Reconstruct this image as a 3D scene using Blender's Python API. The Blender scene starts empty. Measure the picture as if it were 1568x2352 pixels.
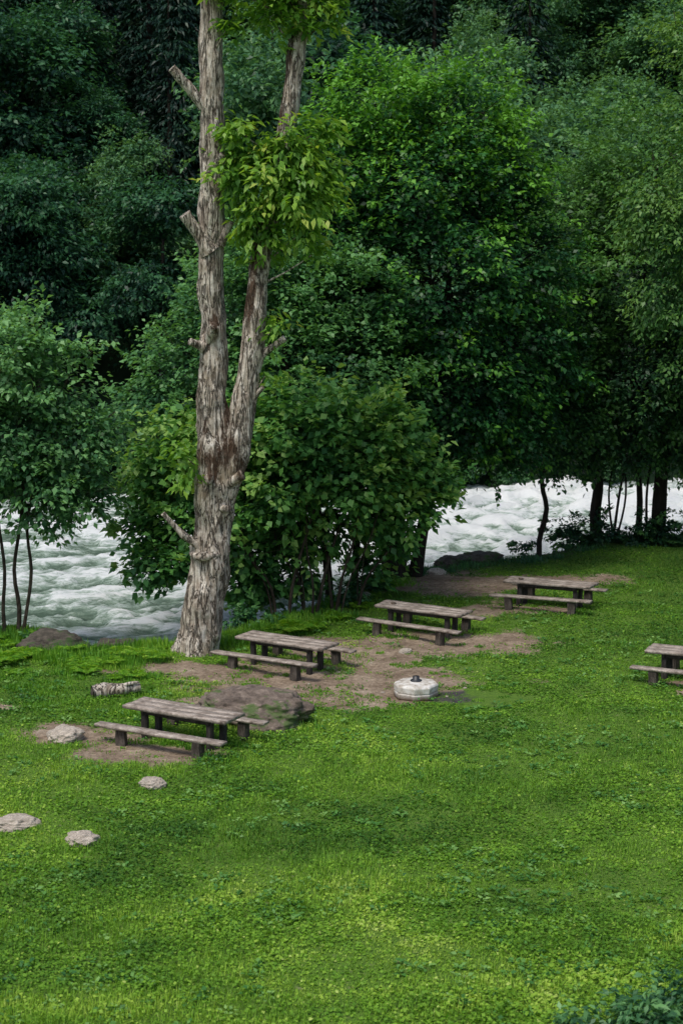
import bpy, math, numpy as np
from mathutils import Vector, Matrix, Euler
rng = np.random.default_rng(11)
scene = bpy.context.scene
COL = scene.collection

# ------------------------------------------------------------ noise
def _h(i, j, k, s):
    n = (i*374761393 + j*668265263 + k*1274126177 + s*974711) & 0xffffffff
    n = ((n ^ (n >> 13))*1103515245) & 0xffffffff
    n = n ^ (n >> 16)
    return n/4294967295.0
def vn(x, y, z=0.0, s=0):
    x = np.asarray(x, float); y = np.asarray(y, float); z = np.asarray(z, float)+x*0
    i = np.floor(x).astype(np.int64); j = np.floor(y).astype(np.int64); k = np.floor(z).astype(np.int64)
    u = x-i; v = y-j; w = z-k
    u = u*u*(3-2*u); v = v*v*(3-2*v); w = w*w*(3-2*w)
    r = 0
    for a in (0, 1):
        for b in (0, 1):
            for c in (0, 1):
                r = r + _h(i+a, j+b, k+c, s)*(u if a else 1-u)*(v if b else 1-v)*(w if c else 1-w)
    return r
def fbm(x, y, z=0.0, s=0, o=4):
    r = 0; a = 0.5; t = 0
    for q in range(o):
        r = r + a*vn(np.asarray(x)*2**q+q*7.3, np.asarray(y)*2**q+q*3.1, np.asarray(z)*2**q, s+q); t += a; a *= .5
    return r/t
def sst(a, b, t):
    t = np.clip((t-a)/(b-a), 0, 1); return t*t*(3-2*t)

# ------------------------------------------------------------ mesh helpers
def mk_mesh(name, V, F, mat=None, attrs=None, smooth=False):
    V = np.asarray(V, np.float32); F = np.asarray(F, np.int32)
    me = bpy.data.meshes.new(name)
    k = F.shape[1]
    me.vertices.add(len(V)); me.vertices.foreach_set('co', V.ravel())
    me.loops.add(F.size); me.loops.foreach_set('vertex_index', F.ravel())
    me.polygons.add(len(F)); me.polygons.foreach_set('loop_start', np.arange(0, F.size, k, dtype=np.int32))
    me.polygons.foreach_set('loop_total', np.full(len(F), k, np.int32))
    if smooth: me.polygons.foreach_set('use_smooth', np.ones(len(F), bool))
    if attrs:
        for n, a in attrs.items():
            at = me.attributes.new(n, 'FLOAT', 'POINT'); at.data.foreach_set('value', np.asarray(a, np.float32))
    me.update(calc_edges=True)
    if mat: me.materials.append(mat)
    return me
def obj(name, me, parent=None, loc=None, rot=None, sc=None):
    o = bpy.data.objects.new(name, me); COL.objects.link(o)
    if parent: o.parent = parent
    if loc is not None: o.location = loc
    if rot is not None: o.rotation_euler = rot
    if sc is not None: o.scale = sc
    return o
def empty(name, loc=(0, 0, 0), rotz=0):
    e = bpy.data.objects.new(name, None); COL.objects.link(e); e.location = loc; e.rotation_euler = (0, 0, rotz)
    e.empty_display_size = .3
    return e

def tube(pts, seg=10, step=0.3, rough=0.0, ns=3.0, flare=0.0, seed=0, cap=True):
    P = np.array(pts, float); out = []
    for i in range(len(P)-1):
        p0 = P[max(i-1, 0)]; p1 = P[i]; p2 = P[i+1]; p3 = P[min(i+2, len(P)-1)]
        n = max(1, int(np.linalg.norm(p2[:3]-p1[:3])/step))
        for t in np.arange(n)/n:
            out.append(.5*((2*p1)+(-p0+p2)*t+(2*p0-5*p1+4*p2-p3)*t*t+(-p0+3*p1-3*p2+p3)*t**3))
    out.append(P[-1]); Q = np.array(out); Q[:, 3] = np.maximum(Q[:, 3], .004)
    T = np.gradient(Q[:, :3], axis=0); T /= np.linalg.norm(T, axis=1)[:, None]+1e-9
    ref = np.array([0, 1., 0]) if abs(T[:, 1]).mean() < .8 else np.array([1., 0, 0])
    A = np.cross(T, ref); A /= np.linalg.norm(A, axis=1)[:, None]; B = np.cross(T, A)
    th = np.linspace(0, 2*np.pi, seg, endpoint=False)
    M = len(Q)
    dirs = A[:, None, :]*np.cos(th)[None, :, None]+B[:, None, :]*np.sin(th)[None, :, None]
    base = Q[:, None, :3]+dirs*Q[:, None, 3:4]
    rr = np.ones((M, seg))
    if rough > 0:
        n1 = fbm(base[..., 0]*ns, base[..., 1]*ns, base[..., 2]*ns*.3, seed, 4)
        n2 = fbm(base[..., 0]*ns*.4, base[..., 1]*ns*.4, base[..., 2]*ns*.25, seed+9, 2)
        rr += rough*(n1-.5)*1.6+rough*(n2-.5)*2
    if flare > 0:
        hgt_ = base[..., 2]-Q[0, 2]
        rr += flare*np.exp(-np.clip(hgt_, 0, 9)/.45)*(.55+.45*np.cos(th*5+1.1)+.3*np.cos(th*3))[None, :]
    V = (Q[:, None, :3]+dirs*(Q[:, None, 3:4]*rr[..., None])).reshape(-1, 3)
    i = np.arange(M-1)[:, None]*seg; j = np.arange(seg)[None, :]; j2 = (j+1) % seg
    F = np.stack([i+j, i+j2, i+seg+j2, i+seg+j], -1).reshape(-1, 4)
    if cap:
        c = len(V); V = np.vstack([V, Q[-1:, :3]]); b = (M-1)*seg
        F2 = np.array([[b+k, b+(k+1) % seg, b+(k+2) % seg, c] for k in range(0, seg-1, 2)])
        F = np.vstack([F, F2])
    return V, F
def merge(parts):
    Vs = []; Fs = []; o = 0
    for V, F in parts:
        Vs.append(V); Fs.append(F+o); o += len(V)
    return np.vstack(Vs), np.vstack(Fs)

# ------------------------------------------------------------ materials
def new_mat(name):
    m = bpy.data.materials.new(name); m.use_nodes = True
    nt = m.node_tree; nt.nodes.clear()
    out = nt.nodes.new('ShaderNodeOutputMaterial')
    return m, nt, out
def N(nt, t, **kw):
    n = nt.nodes.new(t)
    for k, v in kw.items():
        if k.startswith('_'):
            setattr(n, k[1:], v)
        else: n.inputs[k.replace('__', ' ')].default_value = v
    return n
def ramp(nt, stops, interp='LINEAR'):
    r = nt.nodes.new('ShaderNodeValToRGB'); r.color_ramp.interpolation = interp
    e = r.color_ramp.elements
    while len(e) < len(stops): e.new(.5)
    for q, (p, c) in zip(e, stops):
        q.position = p; q.color = (c[0], c[1], c[2], 1) if hasattr(c, '__len__') else (c, c, c, 1)
    return r
def noise(nt, vec, scale, detail=6, rough=.6, dist=0.0):
    n = N(nt, 'ShaderNodeTexNoise', Scale=scale, Detail=detail, Roughness=rough, Distortion=dist)
    nt.links.new(vec, n.inputs['Vector']); return n
def mapping(nt, sc, src='Object'):
    tc = nt.nodes.new('ShaderNodeTexCoord'); mp = nt.nodes.new('ShaderNodeMapping')
    mp.inputs['Scale'].default_value = sc; nt.links.new(tc.outputs[src], mp.inputs['Vector']); return mp.outputs[0]
def mixc(nt, fac, a, b, bt='MIX'):
    m = nt.nodes.new('ShaderNodeMix'); m.data_type = 'RGBA'; m.blend_type = bt
    for sock, v in ((0, fac), (6, a), (7, b)):
        if isinstance(v, bpy.types.NodeSocket): nt.links.new(v, m.inputs[sock])
        elif hasattr(v, '__len__'): m.inputs[sock].default_value = (v[0], v[1], v[2], 1)
        else: m.inputs[sock].default_value = v
    return m.outputs[2]

def leaf_mat(name, stops, trans=.35, rough=.45, spec=.35, patch=0.25):
    m, nt, out = new_mat(name); L = nt.links
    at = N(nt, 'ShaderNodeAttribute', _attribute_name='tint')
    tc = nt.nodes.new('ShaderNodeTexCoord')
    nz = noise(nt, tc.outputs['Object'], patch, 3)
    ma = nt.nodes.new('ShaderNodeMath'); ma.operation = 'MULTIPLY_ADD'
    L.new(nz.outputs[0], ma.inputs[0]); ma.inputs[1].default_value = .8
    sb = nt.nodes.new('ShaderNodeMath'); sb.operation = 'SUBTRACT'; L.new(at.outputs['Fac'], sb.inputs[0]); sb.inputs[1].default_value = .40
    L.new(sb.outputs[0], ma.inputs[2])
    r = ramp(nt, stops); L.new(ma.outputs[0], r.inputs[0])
    p = N(nt, 'ShaderNodeBsdfPrincipled', Roughness=rough); p.inputs['Specular IOR Level'].default_value = spec
    L.new(r.outputs[0], p.inputs['Base Color'])
    t = nt.nodes.new('ShaderNodeBsdfTranslucent')
    L.new(mixc(nt, 1.0, r.outputs[0], (1.35, 1.25, .55), 'MULTIPLY'), t.inputs['Color'])
    mx = nt.nodes.new('ShaderNodeMixShader'); mx.inputs[0].default_value = trans
    L.new(p.outputs[0], mx.inputs[1]); L.new(t.outputs[0], mx.inputs[2]); L.new(mx.outputs[0], out.inputs[0])
    return m

M_alder = leaf_mat('alder_leaf', [(0, (.006, .036, .020)), (.45, (.016, .080, .026)), (.75, (.036, .15, .030)), (1, (.15, .38, .04))], trans=.3)
M_mid = leaf_mat('understory_leaf', [(0, (.016, .062, .038)), (.5, (.048, .155, .062)), (1, (.14, .33, .10))])
M_hazel = leaf_mat('hazel_leaf', [(0, (.020, .08, .032)), (.5, (.060, .19, .048)), (.85, (.135, .33, .07)), (1, (.27, .45, .11))])
M_left = leaf_mat('riverside_leaf', [(0, (.018, .07, .04)), (.5, (.06, .18, .065)), (1, (.19, .40, .14))])
M_right = leaf_mat('walnut_leaf_dark', [(0, (.010, .042, .026)), (.5, (.028, .098, .038)), (1, (.10, .24, .055))], trans=.3)
M_over = leaf_mat('overhang_leaf', [(0, (.022, .078, .03)), (.5, (.060, .17, .045)), (1, (.16, .31, .07))])
M_walnut = leaf_mat('walnut_leaf_young', [(0, (.06, .18, .03)), (.5, (.15, .33, .045)), (.9, (.29, .48, .065)), (1, (.40, .50, .10))], trans=.45, patch=.8)
M_fdark = leaf_mat('forest_leaf_shaded', [(0, (.005, .026, .024)), (.5, (.015, .062, .040)), (1, (.055, .175, .07))], patch=.15)  # valley shadow of the left slope put into a darker leaf colour
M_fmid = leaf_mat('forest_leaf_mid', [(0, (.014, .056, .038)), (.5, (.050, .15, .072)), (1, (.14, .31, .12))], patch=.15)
M_conif = leaf_mat('conifer_needles', [(0, (.003, .017, .015)), (.5, (.008, .034, .022)), (1, (.018, .065, .03))], trans=.1, patch=.2)
M_grass = leaf_mat('grass_blades', [(0, (.042, .125, .016)), (.3, (.105, .25, .022)), (.6, (.20, .39, .034)), (.85, (.36, .53, .07)), (1, (.47, .60, .15))], trans=.35, rough=.6, spec=.25, patch=.6)
M_weed = leaf_mat('weed_leaf', [(0, (.05, .18, .02)), (.5, (.15, .36, .03)), (1, (.35, .54, .07))], trans=.4)
M_clover = leaf_mat('broad_weed_leaf', [(0, (.03, .12, .03)), (.5, (.09, .25, .045)), (1, (.25, .44, .12))], trans=.3, patch=.8)

def bark_mat(name, stops, moss=None, sc=(7, 7, 1.6), bump=.6, crack=(.03, .022, .016)):
    m, nt, out = new_mat(name); L = nt.links
    v = mapping(nt, sc); v2 = mapping(nt, (1, 1, 1)); v3 = mapping(nt, (sc[0]*.8, sc[1]*.8, sc[2]*.55))
    n1 = noise(nt, v, 1.0, 8, .7, .5); n2 = noise(nt, v2, 1.1, 4, .6); nf = noise(nt, v3, 1.0, 5, .6, 1.0)
    r = ramp(nt, stops); L.new(n1.outputs[0], r.inputs[0])
    cr = ramp(nt, [(.455, 0), (.49, .85), (.51, .85), (.545, 0)]); L.new(nf.outputs[0], cr.inputs[0])
    n3 = noise(nt, v2, 11, 6, .75)
    c = mixc(nt, cr.outputs[0], r.outputs[0], crack)
    r3 = ramp(nt, [(.35, (.6, .55, .5)), (.6, (1.15, 1.13, 1.12))]); L.new(n3.outputs[0], r3.inputs[0])
    c = mixc(nt, .8, c, r3.outputs[0], 'MULTIPLY')
    if moss:
        rm = ramp(nt, [(.56, 0), (.66, 1)]); L.new(n2.outputs[0], rm.inputs[0])
        m5 = nt.nodes.new('ShaderNodeMath'); m5.operation = 'MULTIPLY'; m5.inputs[1].default_value = .6; L.new(rm.outputs[0], m5.inputs[0])
        c = mixc(nt, m5.outputs[0], c, moss)
        at = N(nt, 'ShaderNodeAttribute', _attribute_name='scar')
        ns = noise(nt, mapping(nt, (6, 6, 1.7)), 1, 8, .78, .8)
        ma = nt.nodes.new('ShaderNodeMath'); ma.operation = 'MULTIPLY_ADD'; L.new(ns.outputs[0], ma.inputs[0]); ma.inputs[1].default_value = 2.6
        mb = nt.nodes.new('ShaderNodeMath'); mb.operation = 'SUBTRACT'; L.new(at.outputs['Fac'], mb.inputs[0]); mb.inputs[1].default_value = 1.42; L.new(mb.outputs[0], ma.inputs[2])
        gt = ramp(nt, [(.02, 0), (.12, 1)]); L.new(at.outputs['Fac'], gt.inputs[0])
        rs = ramp(nt, [(.30, 0), (.62, .92)]); L.new(ma.outputs[0], rs.inputs[0])
        mg = nt.nodes.new('ShaderNodeMath'); mg.operation = 'MULTIPLY'; L.new(rs.outputs[0], mg.inputs[0]); L.new(gt.outputs[0], mg.inputs[1])
        rc = ramp(nt, [(.3, (.022, .015, .010)), (.6, (.085, .046, .026)), (.75, (.19, .12, .075))]); L.new(n3.outputs[0], rc.inputs[0])
        c = mixc(nt, mg.outputs[0], c, rc.outputs[0])
    p = N(nt, 'ShaderNodeBsdfPrincipled', Roughness=.9); p.inputs['Specular IOR Level'].default_value = .15
    L.new(c, p.inputs['Base Color'])
    b = N(nt, 'ShaderNodeBump', Strength=bump, Distance=.07)
    hm = nt.nodes.new('ShaderNodeMath'); hm.operation = 'MULTIPLY_ADD'; hm.inputs[1].default_value = -.6; L.new(cr.outputs[0], hm.inputs[0]); L.new(n1.outputs[0], hm.inputs[2])
    L.new(hm.outputs[0], b.inputs['Height']); L.new(b.outputs[0], p.inputs['Normal'])
    L.new(p.outputs[0], out.inputs[0]); return m
M_bark = bark_mat('pale_bark', [(.28, (.13, .10, .08)), (.43, (.35, .30, .245)), (.54, (.57, .52, .445)), (.70, (.78, .74, .68))], moss=(.24, .19, .125), bump=1.0)
M_barkd = bark_mat('dark_bark', [(.3, (.010, .010, .009)), (.6, (.035, .03, .025)), (.8, (.07, .06, .05))], sc=(9, 9, 2))
M_stem = bark_mat('shrub_stem_bark', [(.3, (.03, .026, .02)), (.6, (.08, .066, .05)), (.8, (.15, .12, .09))], sc=(9, 9, 2))

def wood_mat(name, dark, mid, light, sc=(1.2, 14, 14)):
    m, nt, out = new_mat(name); L = nt.links
    v = mapping(nt, sc); v2 = mapping(nt, (1, 1, 1))
    oi = nt.nodes.new('ShaderNodeObjectInfo')
    va = nt.nodes.new('ShaderNodeVectorMath'); va.operation = 'ADD'; L.new(v, va.inputs[0]); L.new(oi.outputs['Location'], va.inputs[1])
    n1 = noise(nt, va.outputs[0], 1.6, 8, .65, .8); n2 = noise(nt, v2, 3.5, 5, .65); n3 = noise(nt, v2, 24, 3, .6)
    r = ramp(nt, [(.3, dark), (.5, mid), (.72, light)]); L.new(n1.outputs[0], r.inputs[0])
    r2 = ramp(nt, [(.32, (.42, .38, .35)), (.6, (1.1, 1.08, 1.05))]); L.new(n2.outputs[0], r2.inputs[0])
    r3 = ramp(nt, [(.3, (.65, .65, .65)), (.65, (1.12, 1.12, 1.12))]); L.new(n3.outputs[0], r3.inputs[0])
    c = mixc(nt, 1, r.outputs[0], r2.outputs[0], 'MULTIPLY'); c = mixc(nt, 1, c, r3.outputs[0], 'MULTIPLY')
    p = N(nt, 'ShaderNodeBsdfPrincipled', Roughness=.75); L.new(c, p.inputs['Base Color']); p.inputs['Specular IOR Level'].default_value = .3
    b = N(nt, 'ShaderNodeBump', Strength=.6, Distance=.015); L.new(n1.outputs[0], b.inputs['Height']); L.new(b.outputs[0], p.inputs['Normal'])
    L.new(p.outputs[0], out.inputs[0]); return m
M_top = wood_mat('weathered_plank', (.15, .125, .105), (.35, .30, .26), (.58, .54, .50))
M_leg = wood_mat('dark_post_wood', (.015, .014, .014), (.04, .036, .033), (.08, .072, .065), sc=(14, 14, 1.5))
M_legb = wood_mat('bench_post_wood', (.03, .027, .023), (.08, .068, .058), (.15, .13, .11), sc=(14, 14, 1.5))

def rock_mat(name, a, b, moss, mossamt=.55, dk=.35):
    m, nt, out = new_mat(name); L = nt.links
    v = mapping(nt, (1, 1, 1)); n1 = noise(nt, v, 2.5, 9, .72, .6); n2 = noise(nt, v, 1.3, 7, .7); n3 = noise(nt, v, 9, 8, .8)
    r = ramp(nt, [(.3, a), (.7, b)]); L.new(n1.outputs[0], r.inputs[0])
    r3 = ramp(nt, [(.35, (dk, dk*.95, dk*.9)), (.6, (1.15, 1.15, 1.15))]); L.new(n3.outputs[0], r3.inputs[0])
    c = mixc(nt, .9, r.outputs[0], r3.outputs[0], 'MULTIPLY')
    rm = ramp(nt, [(mossamt, 0), (mossamt+.06, 1)]); L.new(n2.outputs[0], rm.inputs[0])
    c = mixc(nt, rm.outputs[0], c, moss)
    p = N(nt, 'ShaderNodeBsdfPrincipled', Roughness=.9); L.new(c, p.inputs['Base Color'])
    bu = N(nt, 'ShaderNodeBump', Strength=.7, Distance=.1); L.new(n1.outputs[0], bu.inputs['Height']); L.new(bu.outputs[0], p.inputs['Normal'])
    L.new(p.outputs[0], out.inputs[0]); return m
M_rock = rock_mat('pale_stone', (.30, .25, .20), (.60, .54, .46), (.14, .17, .05), .62, .55)
M_bould = rock_mat('brown_boulder', (.075, .056, .045), (.27, .215, .175), (.07, .11, .03), .52, .35)
M_rockd = rock_mat('mossy_rock', (.03, .025, .02), (.14, .12, .095), (.04, .08, .02), .52)

# ------------------------------------------------------------ terrain
BX = [-400, -60, -30, -12, -9.5, -7, -4, -2, 0, 1.8, 4, 8, 10, 12, 20, 60, 400]
BY = [60, 55, 53, 52.0, 51.6, 49.6, 50.4, 53, 56, 60.8, 62.8, 64.8, 68.3, 69, 69, 72, 80]
FX = [-400, -60, -20, 0, 20, 60, 400]; FY = [84, 84, 86, 90, 95, 98, 100]
WZ = -1.2
def yb(x): return np.interp(x, BX, BY)
def yf(x): return np.interp(x, FX, FY)
def hgt(x, y):
    x = np.asarray(x, float); y = np.asarray(y, float)
    t = y-yb(x)-(fbm(x*.5, y*.5, 0, 3, 3)-.5)*1.2
    z = .35*(fbm(x*.12, y*.12, 0, 5, 3)-.5)+.16*(fbm(x*.6, y*.6, 0, 8, 4)-.5)
    z = z-2.3*sst(-.2, 3.2, t)
    t2 = y-yf(x)-(fbm(x*.2, y*.2, 0, 6, 3)-.5)*4
    up = 2.6*sst(-3, 1.5, t2)+np.clip(t2, 0, 75)*.52+np.clip(t2-75, 0, 500)*.2
    z = z+up+3*(fbm(x*.05, y*.05, 0, 12, 3)-.5)*sst(0, 20, t2)
    return z
DIRT = [(-1.6, 46.4, 3.4, 2.2), (1.0, 45.5, 3.0, 2.5), (.8, 48.3, 2.6, 1.6), (2.8, 50.0, 2.9, 1.5), (-6.3, 40.4, 2.2, 1.0), (-4.3, 38.9, 2.2, .8),
        (3.4, 58.6, 3.7, 2.7), (6.6, 59.2, 3.8, 1.3), (6.2, 54.2, 1.8, .6), (4.6, 54.3, 1.3, 1.0), (9.5, 45.2, 1.6, .5), (-4.6, 47.0, 1.9, 1.3), (9.2, 44.2, .8, .3),
        (-8.5, 42.8, .8, .4), (-1.5, 50.2, 1.8, .9), (-3, 43.6, 1.5, .5)]
def dirt(x, y):
    d = np.full(np.shape(x), -9.0)
    for a, b, rx, ry in DIRT:
        d = np.maximum(d, 1-np.sqrt(((x-a)/rx)**2+((y-b)/ry)**2))
    d = d+1.5*(fbm(x*.75, y*.9, 0, 21, 5)-.5)+.5*(fbm(x*3, y*3, 0, 22, 3)-.5)
    r = sst(-.22, .55, d)
    t = y-yb(x)
    r = np.maximum(r, sst(.1, .9, t+.8*(fbm(x*1.5, y*1.5, 0, 23, 3)-.5)))
    return r
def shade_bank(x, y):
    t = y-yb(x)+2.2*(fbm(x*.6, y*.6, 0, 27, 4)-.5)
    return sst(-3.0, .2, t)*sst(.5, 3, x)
def wet(x, y):
    d = 1-np.sqrt(((x-3.35)/1.6)**2+((y-44.0)/.8)**2)+.6*(fbm(x*1.6, y*1.6, 0, 31, 3)-.5)
    return sst(0, .25, d)
gx = np.concatenate([np.linspace(-400, -40, 14)[:-1], np.arange(-40, -16, 1.2), np.arange(-16, 16, .13), np.arange(16, 40, 1.2), np.linspace(40, 400, 14)])
gy = np.concatenate([np.linspace(-200, 18, 14)[:-1], np.arange(18, 72, .16), np.arange(72, 100, .7), np.arange(100, 200, 2.5), np.linspace(200, 500, 14)])
GX, GY = np.meshgrid(gx, gy); nx = len(gx); ny = len(gy)
V = np.stack([GX, GY, hgt(GX, GY)], -1).reshape(-1, 3)
i = np.arange(ny-1)[:, None]*nx; j = np.arange(nx-1)[None, :]
F = np.stack([i+j, i+j+1, i+nx+j+1, i+nx+j], -1).reshape(-1, 4)
m, nt, out = new_mat('lawn_and_earth'); L = nt.links
v = mapping(nt, (1, 1, 1)); nA = noise(nt, v, 1.0, 9, .72); nB = noise(nt, v, 9, 8, .75); nC = noise(nt, v, 4, 6, .7)
aD = N(nt, 'ShaderNodeAttribute', _attribute_name='dirt'); aW = N(nt, 'ShaderNodeAttribute', _attribute_name='wet'); aF = N(nt, 'ShaderNodeAttribute', _attribute_name='forest'); aS = N(nt, 'ShaderNodeAttribute', _attribute_name='litter_shade')
rg = ramp(nt, [(.3, (.045, .105, .014)), (.7, (.12, .21, .028))]); L.new(nB.outputs[0], rg.inputs[0])
rd = ramp(nt, [(.25, (.13, .095, .064)), (.45, (.235, .178, .128)), (.6, (.34, .27, .20)), (.75, (.47, .40, .32))]); L.new(nA.outputs[0], rd.inputs[0])
rs = ramp(nt, [(.36, (.5, .47, .44)), (.55, (1.0, 1.0, 1.0)), (.75, (1.5, 1.5, 1.5))]); L.new(nB.outputs[0], rs.inputs[0])
dcol = mixc(nt, 1, rd.outputs[0], rs.outputs[0], 'MULTIPLY')
dcol = mixc(nt, aW.outputs['Fac'], dcol, (.055, .052, .052))
md_ = nt.nodes.new('ShaderNodeMath'); md_.operation = 'MULTIPLY_ADD'; L.new(nC.outputs[0], md_.inputs[0]); md_.inputs[1].default_value = 1.7
ms_ = nt.nodes.new('ShaderNodeMath'); ms_.operation = 'SUBTRACT'; L.new(aD.outputs['Fac'], ms_.inputs[0]); ms_.inputs[1].default_value = .80; L.new(ms_.outputs[0], md_.inputs[2])
rq = ramp(nt, [(.2, 0), (.65, 1)]); L.new(md_.outputs[0], rq.inputs[0])
c = mixc(nt, rq.outputs[0], rg.outputs[0], dcol)
c = mixc(nt, aS.outputs['Fac'], c, (.024, .03, .016))  # leaf litter plus painted under-tree shade darken the right bank
c = mixc(nt, aF.outputs['Fac'], c, (.012, .03, .012))
p = N(nt, 'ShaderNodeBsdfPrincipled', Roughness=.95); L.new(c, p.inputs['Base Color']); p.inputs['Specular IOR Level'].default_value = .2
b = N(nt, 'ShaderNodeBump', Strength=.8, Distance=.05); L.new(nB.outputs[0], b.inputs['Height']); L.new(b.outputs[0], p.inputs['Normal']); L.new(p.outputs[0], out.inputs[0])
gxr = GX.ravel(); gyr = GY.ravel()
ground = obj('ground', mk_mesh('ground', V, F, m, {'dirt': dirt(gxr, gyr), 'wet': wet(gxr, gyr), 'forest': sst(70, 80, gyr), 'litter_shade': shade_bank(gxr, gyr)*.9*(1-.75*sst(.3, .9, dirt(gxr, gyr))*(gyr < yb(gxr)-.6))}, True))

# ------------------------------------------------------------ river
wx = np.concatenate([np.linspace(-400, -32, 20)[:-1], np.arange(-32, 32, .17), np.linspace(32, 400, 20)])
wy = np.concatenate([np.arange(44, 64, .17), np.arange(64, 104, .25)])
WX, WY = np.meshgrid(wx, wy)
ca = .97; sa = .24
U = WX*ca+WY*sa; W_ = -WX*sa+WY*ca
wob = fbm(U*.25, W_*.25, 0, 40, 3)*3
h1 = fbm(U*.22+wob, W_*.6+wob, 0, 41, 5); h2 = 1-np.abs(2*fbm(U*.5+wob*.5, W_*1.3+wob, 0, 45, 4)-1)
h3 = 1-np.abs(2*fbm(U*1.6, W_*3, 0, 49, 3)-1)
calm = sst(-1, 8, WY-yb(WX))*.85+.15
rough_r = .7+.6*sst(-4, 6, WX)
zz = (h1-.5)*1.2*calm*rough_r+(h2-.7)*.5*calm+(h3-.6)*.14*calm
WV = np.stack([WX, WY, WZ+zz], -1).reshape(-1, 3)
foam = np.clip((h1-.48)*2.2+(h2-.74)*1.7+(h3-.6)*.5, -1, 1)+.26*sst(-3, 4, WX)-.30*(1-calm)-.05
nx = len(wx); ny = len(wy); i = np.arange(ny-1)[:, None]*nx; j = np.arange(nx-1)[None, :]
F = np.stack([i+j, i+j+1, i+nx+j+1, i+nx+j], -1).reshape(-1, 4)
m, nt, out = new_mat('rapids_water'); L = nt.links
v = mapping(nt, (.55, 1.3, 2.0)); n1 = noise(nt, v, 1.0, 11, .72, 2.0); n2 = noise(nt, v, 4, 10, .8, 1.6)
at = N(nt, 'ShaderNodeAttribute', _attribute_name='foam')
a1 = nt.nodes.new('ShaderNodeMath'); a1.operation = 'MULTIPLY_ADD'; L.new(n1.outputs[0], a1.inputs[0]); a1.inputs[1].default_value = 2.6; L.new(at.outputs['Fac'], a1.inputs[2])
a2 = nt.nodes.new('ShaderNodeMath'); a2.operation = 'MULTIPLY_ADD'; L.new(n2.outputs[0], a2.inputs[0]); a2.inputs[1].default_value = 1.9; L.new(a1.outputs[0], a2.inputs[2])
sc_ = nt.nodes.new('ShaderNodeMath'); sc_.operation = 'MULTIPLY_ADD'; sc_.inputs[1].default_value = .62; sc_.inputs[2].default_value = -.84; L.new(a2.outputs[0], sc_.inputs[0])
r = ramp(nt, [(.18, (.075, .12, .085)), (.46, (.165, .24, .18)), (.64, (.32, .41, .345)), (.78, (.62, .68, .66)), (.95, (.80, .83, .83))])
L.new(sc_.outputs[0], r.inputs[0])
rr = ramp(nt, [(.4, .14), (.8, .7)]); L.new(sc_.outputs[0], rr.inputs[0])
p = N(nt, 'ShaderNodeBsdfPrincipled', IOR=1.33); L.new(r.outputs[0], p.inputs['Base Color']); L.new(rr.outputs[0], p.inputs['Roughness'])
b = N(nt, 'ShaderNodeBump', Strength=.6, Distance=.15); L.new(a2.outputs[0], b.inputs['Height']); L.new(b.outputs[0], p.inputs['Normal']); L.new(p.outputs[0], out.inputs[0])
obj('river', mk_mesh('river', WV, F, m, {'foam': foam.ravel()}, True))

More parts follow.
